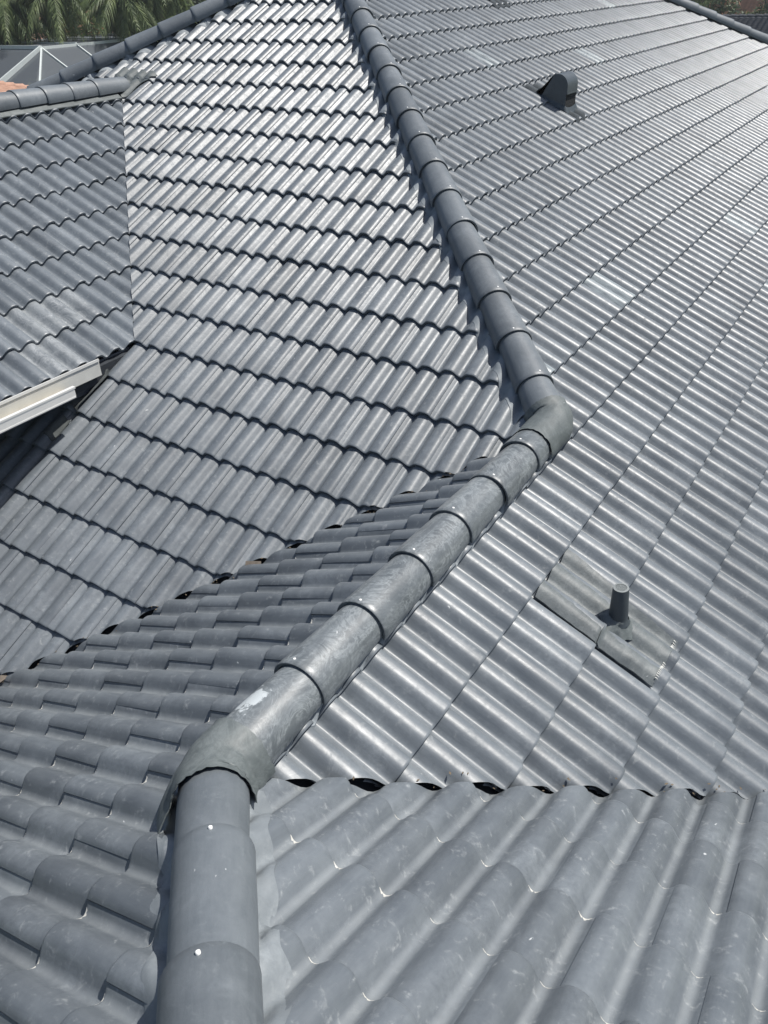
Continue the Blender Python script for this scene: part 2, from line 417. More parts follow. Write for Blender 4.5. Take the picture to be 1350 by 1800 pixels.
# ------------------------------------------------------------------ ridge caps
def cap_mesh(r0=.121, r1=.103, ln=.445, th=.015):
    b = MB(); n = 20; a0, a1 = rad(-14), rad(194)
    def ring(r, y, dz=0): return [(math.cos(a1+(a0-a1)*k/n)*r, y, math.sin(a1+(a0-a1)*k/n)*r*.97+dz) for k in range(n+1)]
    b.grid([ring(r0-.002, 0), ring(r0+.001, .004), ring(r0, .03), ring((r0+r1)/2+.001, ln/2), ring(r1, ln)], 0, True)
    b.grid([ring(r1-.01, ln), ring(r0-th-.002, .03), ring(r0-th, 0.005)], 0, True)
    b.grid([ring(r0-th, .005), ring(r0-.002, 0)], 0, False)
    return b.mesh('ridge_cap')
CAPN = cap_mesh(.1165, .1062, .49, .008); CAPN.materials.append(MCAP)
CAPM = cap_mesh(); CAPM.materials.append(MCAP); CAPW = cap_mesh(); CAPW.materials.append(MCAPW); CAPP = cap_mesh(); CAPP.materials.append(MCAPP)
sb = MB(); sb.tube([(0,0,-.004), (0,0,.0022), (0,0,.0032)], [.0062, .0062, .004], 10); sb.add([(math.cos(k*.628)*.004, math.sin(k*.628)*.004, .0032) for k in range(10)], [tuple(range(10))])
SCM = sb.mesh('screw'); SCM.materials.append(MSCREW)
def axis_frame(d):
    y = Vector(d).normalized(); x = y.cross(Vector((0,0,1))).normalized(); z = x.cross(y)
    return x, y, z
def caps(parent, P0, Dv, noses, up=True, meshes=None, zoff=.0, screws=True, scale=None, last=None):
    """P0 + s*Dv; noses: s of each nose; the cap runs up from its nose along Dv (or against, up False)"""
    P0 = Vector(P0); Dv = Vector(Dv); sg = 1 if up else -1
    x, y, z = axis_frame(Dv*sg)
    for i, s in enumerate(noses):
        ox = (R_.random()-.5)*.008
        o = P0+Dv*s+z*(zoff)+x*ox
        B = Matrix((x, y, z)).transposed().to_4x4(); B.translation = o
        B = B @ Matrix.Rotation(rad((R_.random()-.5)*1.6), 4, 'Z') @ Matrix.Rotation(rad((R_.random()-.5)*3), 4, 'Y')
        if scale and i in scale: B = B @ Matrix.Diagonal((1, scale[i], 1, 1))
        me = meshes[i] if meshes else CAPM
        part('ridge_cap', me, None, parent, B)
        if screws:
            a = rad(90+(R_.random()-.5)*26)
            SB = Matrix.Rotation(a-rad(90), 4, 'Y').inverted()
            loc = Matrix.Translation((math.cos(a)*.1195, .02+R_.random()*.012, math.sin(a)*.1165))
            part('screw', SCM, None, parent, B @ loc @ SB)

def ridge_roll(P0, Dv, s0, s1, sideL, sideR, wl=.165, wr=.165, label=None, wav=.018, amp=1., flat=None, mat=None):
    """crumpled flexible strip under the caps, draped over the tiles of both slopes"""
    P0 = Vector(P0); Dv = Vector(Dv); x, y, z = axis_frame(Dv); ln = (Dv*(s1-s0)).length; n = max(4, int(ln/.014))
    b = MB(); seed = R_.random()*50
    for sgn, sl_, wd in ((-1, sideL, wl), (1, sideR, wr)):
        if sl_ is None: continue
        rows = []
        for j in range(9):
            row = []
            for i in range(n+1):
                s = s0+(s1-s0)*i/n; P = P0+Dv*s; t = j/8
                wob = wd + wav*(noise.noise((s*6+seed, sgn*3.1, 0))+.6*noise.noise((s*17+seed, sgn, 2)))
                lat = .07+(wob-.07)*t
                q = P + x*lat*sgn
                zz = surf(sl_, q.x, q.y) + .006 + .006*noise.noise((s*14, t*3+seed, sgn))*amp + (.012*(1-t))
                if t > .85: zz -= .003
                if flat is not None: zz = zpl(sl_, q.x, q.y)+flat+.004*noise.noise((s*4, t*2, sgn))-.010*t
                row.append((q.x, q.y, zz))
            rows.append(row)
        b.grid(rows, 0, True, flip=(sgn > 0))
        b.grid([rows[-1], [(a, c, e-.008) for a, c, e in rows[-1]]], 0, False, flip=(sgn > 0))
    me = b.mesh('ridge_line'); me.materials.append(mat or MROLL)
    return part('ridge_line', me, None, house, label=label)

h1 = ridge_roll((0,0,0), (-1,1,p), .1, 4.85, S_A, S_B, .175, .15, 'long hip of barrel caps rising between the two big slopes', .022)
caps(h1, (0,0,0), (-1,1,p), [.075]+[.216+.27*k for k in range(18)], scale={0: .55}, screws=True)
r1 = ridge_roll((0,0,0), (0,-1,0), .15, 2.85, S_B, S_C, .098, .125, 'short level ridge of wiped glossy barrel caps', .012)
# right-hand side of direction (0,-1,0) is -x (slope C)
caps(r1, (0,0,.004), (0,-1,0), [.456, .86, 1.234, 1.608, 2.005, 2.415, 2.80], up=False, meshes=[CAPW]*6+[CAPP])
h2 = ridge_roll((0,-L,0), (1,-1,p), .05, 1.5, S_D, S_C, .165, .175, 'near hip of barrel caps running up towards the viewer', .035, 1.8)
caps(h2, (0,-L,0), (1,-1,p), [-.02, .285, .585, .87, 1.15], meshes=[CAPN]*5)
zE = p*(XE+6.1)
rE = ridge_roll((-6.1,0,zE), (0,1,0), -4.4, 2.45, None, S_E, .2, .155, 'level ridge of the left wing', .006, 1., .034, MLEAD)
caps(rE, (-6.1, 0, zE+.02), (0,1,0), [1.25+.315*k for k in range(-14, 4)], up=True, screws=False)
SF = slope('F', p, 0, p*YF, (0,-1,0), TW, 0, 0); SG = slope('G', 0, -p, p*YG, (-1,0,0), TW, 0, 0)
hF = ridge_roll((0, YF, p*YF), (-1,-1,-p), 4.9, 8.4, S_A, None, .15, .15, 'far left hip of barrel caps against the trees', .006)
caps(hF, (0, YF, p*YF+.02), (-1,-1,-p), [7.069-.27*k for k in range(-5, 9)], up=False, screws=False)
hG = ridge_roll((0, YG, 0), (-1,-1,p), -2.6, 4.9, None, S_B, .16, .16, 'far right hip of barrel caps at the end of the right slope', .006)
caps(hG, (0, YG, .02), (-1,-1,p), [3.026-.27*k for k in range(-7, 21)], up=True, screws=False)
mr = ridge_roll((-4.865, 4.865, p*4.865), (0,1,0), 0, 6.7, None, S_B, .16, .16, 'top ridge above the picture', .006)
caps(mr, (-4.865, 4.865, p*4.865), (0,1,0), [.4*k for k in range(0, 17)], up=True, screws=False)

# lead saddles over the two bends of the ridge line
def saddle(path, rr, parent, a0, a1, label, flareR=0., flareL=0., seed=0, edge=.008):
    n = 30; m = 16; b = MB(); rows = []
    P = [Vector(q) for q in path]
    for i in range(m+1):
        t = i/m*(len(P)-1); k = min(int(t), len(P)-2); f = t-k
        # Catmull-Rom
        p0, p1, p2, p3 = P[max(k-1, 0)], P[k], P[k+1], P[min(k+2, len(P)-1)]
        c = .5*((2*p1)+(-p0+p2)*f+(2*p0-5*p1+4*p2-p3)*f*f+(-p0+3*p1-3*p2+p3)*f**3)
        d = .5*((-p0+p2)+2*(2*p0-5*p1+4*p2-p3)*f+3*(-p0+3*p1-3*p2+p3)*f*f)
        x, y, z = axis_frame(d); row = []
        fr = 1 if not edge else 1
        for j in range(n+1):
            a = a1+(a0-a1)*j/n
            r = rr + .0045*noise.noise((math.cos(a)*2.5+seed, i*.35, math.sin(a)*2.5)) + .0035*noise.noise((math.cos(a)*8+seed, i*.8, math.sin(a)*8))
            ex = 0
            q = c + x*math.cos(a)*r + z*math.sin(a)*r*.97
            if a < rad(8): q += x*flareR*(rad(8)-a)/rad(30)
            if a > rad(172): q -= x*flareL*(a-rad(172))/rad(30)
            if i in (0, m):
                q += y*edge*((j % 2)*.5+.8*noise.noise((j*.4, seed, i)))
            row.append(q)
        rows.append(row)
    b.grid(rows, 0, True)
    b.grid([[q-(q-Vector(path[len(path)//2])).normalized()*.006 for q in rows[0]], rows[0]], 0, False)
    b.grid([rows[-1], [q-(q-Vector(path[len(path)//2])).normalized()*.006 for q in rows[-1]]], 0, False)
    me = b.mesh('lead_saddle'); me.materials.append(MLEAD)
    part('lead_saddle', me, None, parent, label=label)
saddle([(-.085,.085,.055), (-.03,.04,.025), (.0,-.04,.006), (0,-.17,.004), (0,-.305,.004)], .126, h1, rad(-26), rad(196), 'greenish rubber saddle dressed over the upper bend', .012, .0, 3)
saddle([(0,-2.735,.006), (0,-2.80,.006), (.012,-2.87,.012), (.055,-2.95,.03), (.095,-2.985,.05)], .130, h2, rad(-30), rad(200), 'greenish rubber saddle with toothed edge over the lower bend', .055, .02, 9)

# rubber patch where the left wing ridge meets the middle slope
def drape(s, poly_fn, nu, nv, off, mat, name, parent, label, bumps=.004, smoothw=.0, seed=0, th=.006):
    rows = []
    for i in range(nu+1):
        row = []
        for j in range(nv+1):
            x, y = poly_fn(i/nu, j/nv)
            zz = surf(s, x, y)
            if smoothw:
                flat = zpl(s, x, y)+(.012)/CS; zz = zz*(1-smoothw)+flat*smoothw
            zz += off + bumps*noise.noise((x*9+seed, y*9, 0)) + bumps*.5*noise.noise((x*28, y*28+seed, 1))
            row.append((x, y, zz))
        rows.append(row)
    b = MB(); b.grid(rows, 0, True)
    per = rows[0] + [r[-1] for r in rows[1:]] + rows[-1][::-1][1:] + [r[0] for r in rows[::-1][1:]]
    b.grid([[(x, y, z-th) for x, y, z in per], per], 0, False)
    me = b.mesh(name)
    bm = bmesh.new(); bm.from_mesh(me); bmesh.ops.recalc_face_normals(bm, faces=bm.faces[:])
    up = sum(f.normal.z for f in bm.faces if f.smooth)
    if up < 0: bmesh.ops.reverse_faces(bm, faces=bm.faces[:])
    bm.to_mesh(me); bm.free()
    me.materials.append(mat)
    return part(name, me, None, parent, label=label)
def q4(a, b, c, d): return lambda u, v: tuple((a[k]*(1-u)+b[k]*u)*(1-v)+(d[k]*(1-u)+c[k]*u)*v for k in (0, 1))
drape(S_A, q4((-6.34, 2.6), (-6.40, 2.93), (-5.80, 2.86), (-5.98, 2.48)), 20, 30, .016, MLEAD, 'rubber_patch', rE, 'grey rubber patch at the end of the wing ridge', .005, .25, 4)

# ------------------------------------------------------------------ pipe vent with its flashing
drape(S_B, q4((.432, -1.186), (.432, -.79), (.765, -.825), (.765, -1.190)), 26, 30, .003, MSHEET, 'pipe_flashing', dB, 'flat painted flashing sheet above the vent pipe', .006, .30, 1)
drape(S_B, q4((.752, -1.188), (.752, -.83), (1.05, -.845), (1.03, -1.186)), 26, 26, .006, MSHEET, 'pipe_flashing', dB, 'lower flashing sheet with toothed edge below the vent pipe', .008, .28, 8)
tb = MB()
for k in range(26):
    y = -1.160+k*.012
    if -1.02 < y < -.93: continue
    z = surf(S_B, 1.04, y)*.55+(zpl(S_B, 1.04, y)+.012)*.45+.014
    tb.add([(1.030, y, z+.006), (1.030, y+.006, z+.006), (1.046, y+.003, z-.006)], [(0, 1, 2)])
tm = tb.mesh('flashing_teeth'); tm.materials.append(MGUTD); part('flashing_teeth', tm, None, dB, kind='stuff')
PX, PY = .783, -.990; PZ = zpl(S_B, PX, PY)
def vent_pipe():
    b = MB(); n = 28; lean = Vector((-.02, .0, 0))
    def ring(r, z, cx=0, cy=0): return [(cx+math.cos(2*math.pi*k/n)*r, cy+math.sin(2*math.pi*k/n)*r, z) for k in range(n+1)]
    b.grid([ring(.058, .0), ring(.046, .022), ring(.0455, .03), ring(.042, .10), ring(.0375, .196), ring(.0365, .200)], 0, True)
    b.grid([ring(.0365, .200), ring(.027, .201)], 1, False)
    b.grid([ring(.027, .201), ring(.026, .150)], 0, True)
    me = b.mesh('vent_pipe'); me.materials.append(MPIPE); me.materials.append(MPRIM)
    B = Matrix.Translation((PX, PY, PZ+.0)) @ Matrix.Rotation(rad(-3), 4, 'Y')
    o = part('vent_pipe', me, None, dB, B, label='short dark tapered vent pipe with a perforated cap')
    # house > roof_slope > vent_pipe is as deep as parts go, so its grille is modelled in the same level
    g = MB()
    pts = [(i*.0085+(j % 2)*.00425, j*.0074) for i in range(-4, 5) for j in range(-4, 5)]
    for i in range(-4, 5):
        for (dx, dy) in ((1, 0), (.5, .866), (-.5, .866)):
            nx, ny = -dy, dx; c = i*.0078
            if abs(c) > .026: continue
            hl = math.sqrt(.0265**2-c*c)
            g.beam((nx*c-dx*hl, ny*c-dy*hl, .198), (nx*c+dx*hl, ny*c+dy*hl, .198), .0024, .0024)
    gm = g.mesh('pipe_grille'); gm.materials.append(MPRIM); part('pipe_grille', gm, None, dB, B)
    h = MB(); h.add([(math.cos(2*math.pi*k/20)*.0262, math.sin(2*math.pi*k/20)*.0262, .17) for k in range(20)], [tuple(range(20))])
    hm = h.mesh('pipe_throat'); hm.materials.append(MHOLE); part('pipe_throat', hm, None, dB, B)
    # crumpled boot of rubber round the foot
    c = MB(); rows = []
    for j, (r, z) in enumerate(((.092, -.020), (.066, -.006), (.053, .004), (.047, .014), (.045, .018))):
        row = []
        for k in range(41):
            a = 2*math.pi*k/40; rr = r*(1+.16*noise.noise((math.cos(a)*2.2, math.sin(a)*2.2, j*.7))*(1 if j else 1.6))
            x, y = math.cos(a)*rr, math.sin(a)*rr
            zz = z - p*x*(1 if j < 3 else .6)+.008*noise.noise((math.cos(a)*3, math.sin(a)*3, j+4)) + (0.006 if j else -.004)
            row.append((PX+x, PY+y, PZ+zz+.012))
        rows.append(row)
    rows = [r for r in rows]
    c.grid(rows, 0, True)
    cm = c.mesh('rubber_boot'); cm.materials.append(MLEAD); part('rubber_boot', cm, None, dB, label='crumpled rubber boot sealing the foot of the vent pipe')
vent_pipe()

# ------------------------------------------------------------------ gooseneck roof vents
def gooseneck(cx, cy, label):
    """cx,cy: centre of the hood; opens down the slope"""
    zc = zpl(S_B, cx, cy)
    y0, y1 = cy-.15, cy+.13
    prof = [(-.235, .015), (-.205, .085), (-.165, .155), (-.128, .205)]
    for k in range(13):
        a = rad(150-k*12.5); prof.append((math.cos(a)*.112-.005, .195+math.sin(a)*.112))
    prof += [(.107, .165), (.107, .128)]
    b = MB(); T = [(cx+u, zc+w_) for u, w_ in prof]; Ti = [(cx+u*.965, zc+w_-.006) for u, w_ in prof]
    b.grid([[(x, y0, z) for x, z in T], [(x, y1, z) for x, z in T]], 0, True, flip=False)
    b.grid([[(x, y0, z) for x, z in Ti], [(x, y1, z) for x, z in Ti]], 0, True, flip=True)
    foot = [(cx+.098, zc-.06), (cx-.235, zc+.10)]
    for yy, fl in ((y0, False), (y1, True)):
        V = [(x, yy, z) for x, z in T] + [(cx+.095, yy, zc+.12), (cx+.095, yy, zc-.03), (cx-.25, yy, zc+.11)]
        V2 = [(x, yy+(.004 if not fl else -.004), z) for x, y_, z in V]
        nn = len(V); f1 = tuple(range(nn)); b.add(V, [f1 if fl else f1[::-1]]); b.add(V2, [f1[::-1] if fl else f1])
    # rim of the hood and a dark screened mouth
    b.box((cx+.104, y0-.004, zc+.120), (cx+.112, y1+.004, zc+.134), 0)
    b.box((cx+.085, y0+.004, zc-.045), (cx+.092, y1-.004, zc+.16), 1)
    me = b.mesh('roof_vent'); me.materials.append(MVENT); me.materials.append(MHOLE)
    bm = bmesh.new(); bm.from_mesh(me); bm.to_mesh(me); bm.free()
    part('roof_vent', me, None, dB, label=label)
    drape(S_B, q4((cx-.40, cy-.18), (cx-.36, cy+.17), (cx+.24, cy+.20), (cx+.24, cy-.18)), 30, 20, .008, MVF, 'vent_flashing', dB, 'dark patched sheet dressed round the foot of the roof vent', .006, .12, 5)
    c = MB(); rows = []
    for r, z in ((1.10, -.03), (1.03, .0), (.97, .02)):
        rows.append([(cx-.07+math.copysign(min(abs(math.cos(a)*1.5), 1), math.cos(a))*.175*r, cy-.01+math.copysign(min(abs(math.sin(a)*1.5), 1), math.sin(a))*.143*r,
                      zpl(S_B, cx-.07+math.cos(a)*.175*r, cy)+z+.02) for a in [2*math.pi*k/32 for k in range(33)]])
    c.grid(rows, 0, True); cm = c.mesh('vent_collar'); cm.materials.append(MVENT); part('vent_collar', cm, None, dB)
gooseneck(-2.055, 4.95, 'gooseneck roof vent with rounded hood standing on the right slope')
gooseneck(-3.95, 6.93, 'second gooseneck roof vent near the top ridge')

# ------------------------------------------------------------------ gutter on the left wing
def gutter():
    b = MB(); y1 = -3.6
    def strip(pts, ya, yb, m=0, sl=-.018):
        b.grid([[(x, ya, z) for x, z in pts], [(x, yb, z) for x, z in pts]], m, False)
    # back plate, floor, ogee front, rolled lip
    strip([(-3.345, -.062), (-3.345, -.185)], -.50, y1, 2)
    strip([(-3.352, -.058), (-3.338, -.056), (-3.338, -.075)], -.50, y1, 0)
    strip([(-3.343, -.176), (-3.262, -.176)], -.84, y1, 1)
    strip([(-3.262, -.200), (-3.262, -.176), (-3.240, -.160), (-3.222, -.140)], -.84, y1, 0)
    b.box((-3.240, y1, -.128), (-3.212, -.838, -.114), 0)
    b.box((-3.222, y1, -.182), (-3.215, -.846, -.128), 0)
    b.box((-3.262, y1, -.192), (-3.212, -.850, -.182), 0)
    b.box((-3.242, y1, -.176), (-3.237, -.84, -.128), 0)
    me = b.mesh('gutter'); me.materials.append(MGUT); me.materials.append(MGUTIN); me.materials.append(MGUTD)
    g = part('gutter', me, None, house, label='open white metal gutter under the eave of the left wing')
    for y in (-2.2, -3.1):
        h = MB(); h.box((-3.345, y, -.075), (-3.22, y+.012, -.071)); hm = h.mesh('gutter_hanger'); hm.materials.append(MGUTD); part('gutter_hanger', hm, None, g)
    f = MB(); f.box((-3.43, y1, -.30), (-3.405, -.16, -.10)); fm = f.mesh('fascia_board'); fm.materials.append(MFELT); part('fascia_board', fm, None, house)
gutter()
fl = MB()
fl.add([(-3.38, -.14, -.115), (-3.58, -.30, -.11), (-3.54, -.40, -.19), (-3.31, -.27, -.15)], [(0, 1, 2, 3), (3, 2, 1, 0)])
fm = fl.mesh('valley_flashing'); fm.materials.append(MFELT); part('valley_flashing', fm, None, house, label='bent metal flashing at the foot of the upper valley')
drape(S_A, q4((-3.44, -.41), (-3.50, -.72), (-3.36, -.775), (-3.335, -.435)), 20, 14, .030, MMORT, 'mortar_patch', dA, 'rough grey mortar patch beside the gutter end', .006, .35, 3)
drape(S_A, q4((-3.47, -.82), (-3.50, -1.0), (-3.42, -1.0), (-3.39, -.82)), 10, 8, .009, MMORT, 'mortar_patch', dA, 'small mortar patch under the gutter', .004, .2, 6)
# broken tile pieces lying in the lower valley
MSH = plain('tile_shard', (.13, .11, .09), .9, .3, 30)
for i, (px_, r_) in enumerate(((-1.30, .045), (-2.42, .06))):
    b = MB(); z = zpl(S_C, px_, px_)+.015
    b.box((-r_, -.018, 0), (r_, .018, .012)); me = b.mesh('tile_shard'); me.materials.append(MSH)
    part('tile_shard', me, None, dC, Matrix.Translation((px_+.03, px_+.0, z)) @ Matrix.Rotation(.5+i, 4, 'Z') @ Matrix.Rotation(.5, 4, 'X'), label='loose brownish broken tile piece caught in the valley')

# ------------------------------------------------------------------ surroundings
GZ = -4.3
def ground():
    m, n, b = new_mat('lawn')
    tc = N(n, 'ShaderNodeTexCoord'); a = N(n, 'ShaderNodeTexNoise', Scale=.35, Detail=6.); n.links.new(tc.outputs['Object'], a.inputs['Vector'])
    n.links.new(ramp(n, a.outputs['Fac'], [(.35, (.035, .055, .02)), (.65, (.075, .09, .04))]).outputs[0], b.inputs['Base Color']); b.inputs['Roughness'].default_value = .9
    me = mesh('ground', [(-600, -600, GZ), (600, -600, GZ), (600, 600, GZ), (-600, 600, GZ)], [(0, 1, 2, 3)])
    link('ground', me, m, kind='structure')
ground()

def leafmat(name, a, b_):
    m, n, b = new_mat(name)
    oi = N(n, 'ShaderNodeTexCoord'); x = N(n, 'ShaderNodeTexNoise', Scale=1.6, Detail=3.); n.links.new(oi.outputs['Object'], x.inputs['Vector'])
    n.links.new(ramp(n, x.outputs['Fac'], [(.35, a), (.65, b_)]).outputs[0], b.inputs['Base Color']); b.inputs['Roughness'].default_value = .55
    b.inputs['Subsurface Weight'].default_value = 0
    tr = N(n, 'ShaderNodeBsdfTranslucent'); n.links.new(b.inputs['Base Color'].links[0].from_socket, tr.inputs[0])
    mx = N(n, 'ShaderNodeMixShader'); mx.inputs[0].default_value = .3
    out = n.nodes['Material Output']; n.links.new(b.outputs[0], mx.inputs[1]); n.links.new(tr.outputs[0], mx.inputs[2]); n.links.new(mx.outputs[0], out.inputs[0])
    return m
ML1 = leafmat('leaf_green', (.06, .10, .04), (.13, .175, .065)); ML2 = leafmat('leaf_dark', (.04, .066, .034), (.085, .12, .05))
ML3 = leafmat('palm_leaf', (.085, .13, .045), (.19, .24, .09)); MDRY = leafmat('dry_leaf', (.16, .13, .07), (.26, .2, .12)); MBARK = plain('bark', (.16, .14, .11), .9, .3, 6, bump=.6)
MPINK = leafmat('flower_pink', (.35, .16, .10), (.5, .28, .2))

def frond_mesh(ln, droop, seed, leaf=.55, mat=None):
    rr = random.Random(seed); b = MB(); n = 26; pts = []
    for i in range(n+1):
        t = i/n; pts.append(Vector((ln*(t-.12*droop*t*t*t), 0, ln*(.35*t-droop*t*t))))
    b.tube(pts, [.035*(1-.8*i/n) for i in range(n+1)], 5)
    for i in range(3, n+1):
        t = i/n; d = (pts[i]-pts[i-1]).normalized()
        for sg in (-1, 1):
            for kk in (0, 1):
                l = leaf*(.55+.9*math.sin(math.pi*min(1, t*1.02))**.6)*(.8+.4*rr.random()); base = pts[i]-d*(kk*.5*ln/n)
                side = Vector((0, sg, 0))*.9+d*.7+Vector((0, 0, -.25-.7*rr.random()*droop*1.4)); side.normalize()
                mid = base+side*l*.5; tip = base+side*l+Vector((0, 0, -.35*l*droop))
                wv = d*.022
                b.add([base-wv, base+wv, mid+wv*1.3, tip, mid-wv*1.3], [(0, 1, 2, 3, 4)])
    me = b.mesh('frond'); me.materials.append(mat or ML3); return me
def palm(x, y, z, hgt, ln, droop, nf, label, seed, mat=None, group=None):
    rr = random.Random(seed)
    root = link('palm_tree', None, label=label, cat='palm tree', group=group); root.location = (x, y, GZ)
    tb_ = MB(); top = z-GZ; tb_.tube([(0, 0, 0), (.08, .05, top*.5), (0, 0, top)], [.2, .15, .12], 10)
    me = tb_.mesh('trunk'); me.materials.append(MBARK); link('trunk', me, None, root)
    fm_ = [frond_mesh(ln, droop*(1+.3*k), seed*7+k, mat=mat) for k in range(3)]
    for k in range(nf):
        o = link('frond', fm_[k % 3], None, root)
        o.location = (0, 0, top); o.rotation_euler = (rr.uniform(-.2, .2), rad(-50+95*(k/nf)+rr.uniform(-8, 8)), k*2.399+rr.uniform(-.2, .2))
        sc = rr.uniform(.8, 1.1); o.scale = (sc, sc, sc)
def bush(name, x, y, r, h, z0, nleaf, ls, label, cat, mats, seed, group=None, trunk=True):
    rr = random.Random(seed)
    root = link(name, None, label=label, cat=cat, group=group); root.location = (x, y, GZ)
    if trunk:
        t = MB(); zc = z0-GZ
        for k in range(4):
            a = k*1.7+seed; t.tube([(0, 0, 0), (math.cos(a)*r*.2, math.sin(a)*r*.2, zc+h*.3), (math.cos(a)*r*.55, math.sin(a)*r*.55, zc+h*.75)], [.16, .09, .03], 7)
        me = t.mesh('trunk'); me.materials.append(MBARK); link('trunk', me, None, root)
    b = MB()
    lumps = [(rr.uniform(-.65, .65)*r, rr.uniform(-.65, .65)*r, rr.uniform(.15, .9)*h, rr.uniform(.22, .42)) for _ in range(16)]
    for i in range(nleaf):
        lx, ly, lz, lr = lumps[rr.randrange(16)]
        d = Vector((rr.gauss(0, 1), rr.gauss(0, 1), rr.gauss(0, 1))).normalized(); q = rr.random()**.35
        c = Vector((lx, ly, lz+z0-GZ))+Vector((d.x*lr*r*1.3, d.y*lr*r*1.3, d.z*lr*h*.75))*q
        a = Vector((rr.gauss(0, 1), rr.gauss(0, 1), rr.gauss(0, .7)-.4)).normalized(); s_ = a.cross(d+Vector((.01, .02, .3))).normalized()
        l = ls*rr.uniform(.6, 1.4)
        b.add([c-a*l, c+s_*l*.32, c+a*l, c-s_*l*.32], [(0, 1, 2, 3)], rr.choices(range(len(mats)), [8]+[1.4]*(len(mats)-1))[0])
    me = b.mesh('crown')
    for m in mats: me.materials.append(m)
    link('crown', me, None, root)
def at(px, py, z):
    pass
# placed in plan behind the pool cage (left) and beyond the far hip (right)
DIRL = lambda a: (math.sin(rad(a)), math.cos(rad(a)))
def polar(a, d): return (CAM.x+math.sin(rad(a))*d, CAM.y+math.cos(rad(a))*d)
# bearings: left edge of the picture about -64 degrees, right edge about -9
g1 = 'screening trees beyond the pool cage'
tlab = ['dark bushy tree at the left edge above the screen cage', 'leafy tree behind the cage apex', 'dark tree behind the drooping palm', 'bushy tree right of the drooping palm', 'shrubby tree behind the far left hip', 'tree crown cut by the top of the far left hip', 'broad tree furthest left behind the cage', 'tree with reddish leaves behind the cage']
for i, (a, d, r, h, z0, m) in enumerate([(-54.6, 58, 2.6, 6.2, -3.2, [ML2, ML1, MDRY]), (-51.8, 62, 2.8, 6.5, -3.4, [ML1, ML2, MPINK]), (-49.2, 66, 2.8, 7.4, -3.6, [ML2, ML1]), (-46.6, 60, 2.4, 6.6, -3.4, [ML2, ML1]),
        (-44.2, 62, 2.8, 6.4, -3.6, [ML2, ML3]), (-41.6, 64, 2.8, 6.4, -3.8, [ML2, ML1]), (-57.5, 60, 3.2, 7, -3.6, [ML2, ML1]), (-50.4, 76, 3.8, 8.5, -3.8, [ML1, MPINK, ML2])]):
    x, y = polar(a, d); bush('broadleaf_tree', x, y, r, h, z0, 6500, .17, tlab[i], 'tree', m, 20+i, g1)
for i, (a, d, z, ln, dr, nf, lab) in enumerate([(-48.0, 55, 1.75, 2.3, 1.0, 30, 'queen palm with drooping fronds behind the cage'), (-51.6, 56, 2.1, 2.6, .95, 24, 'palm with pale fronds above the cage roof'),
        (-54.4, 56, 1.6, 2.6, .9, 22, 'palm at the top left corner of the picture'), (-43.2, 50, -.3, 2.2, .30, 30, 'bright green fan of palm fronds just over the far left hip'), (-45.9, 57, 2.7, 2.8, 1.0, 22, 'palm between the drooping palm and the bright one')]):
    x, y = polar(a, d); palm(x, y, z, 0, ln, dr, nf, lab, 60+i, group='palms beyond the pool cage')
hedge = MB(); hr = random.Random(5)
for k in range(26000):
    a = rad(hr.uniform(-66, 4)); d = 92+hr.gauss(0, 2.5); top = 3.2+2.2*noise.noise((math.degrees(a)*.45, 0, 3))
    z = GZ+(top-GZ)*hr.random()**.8; c = Vector((CAM.x+math.sin(a)*d, CAM.y+math.cos(a)*d, z)); l = hr.uniform(.2, .5)
    v1 = Vector((hr.gauss(0, 1), hr.gauss(0, 1), hr.gauss(0, 1))).normalized(); v2 = v1.cross(Vector((.3, -.5, .8))).normalized()
    hedge.add([c-v1*l, c+v2*l*.5, c+v1*l, c-v2*l*.5], [(0, 1, 2, 3)])
hm_ = hedge.mesh('distant_woodland'); hm_.materials.append(ML2); link('distant_woodland', hm_, None, label='hazy belt of distant trees behind the gardens', kind='stuff', cat='woodland')
g2 = 'trees beyond the far right hip'
for i, (a, d, r, h, z0, m) in enumerate([(-15.2, 72, 3.0, 5.4, -4.0, [ML1, ML3]), (-13.4, 70, 2.2, 5.2, -3.9, [ML2, ML1, MPINK]), (-11.4, 74, 1.4, 3.6, -4.0, [ML1, MPINK]), (-9.4, 72, 2.2, 5.2, -4.0, [ML1, ML2])]):
    x, y = polar(a, d); bush('broadleaf_tree', x, y, r, h, z0, 5200, .17, ['green tree just beyond the far right hip', 'tree with reddish leaves right of the green one', 'sparse tree before the orange roof', 'tree at the top right corner'][i], 'tree', m, 40+i, g2)

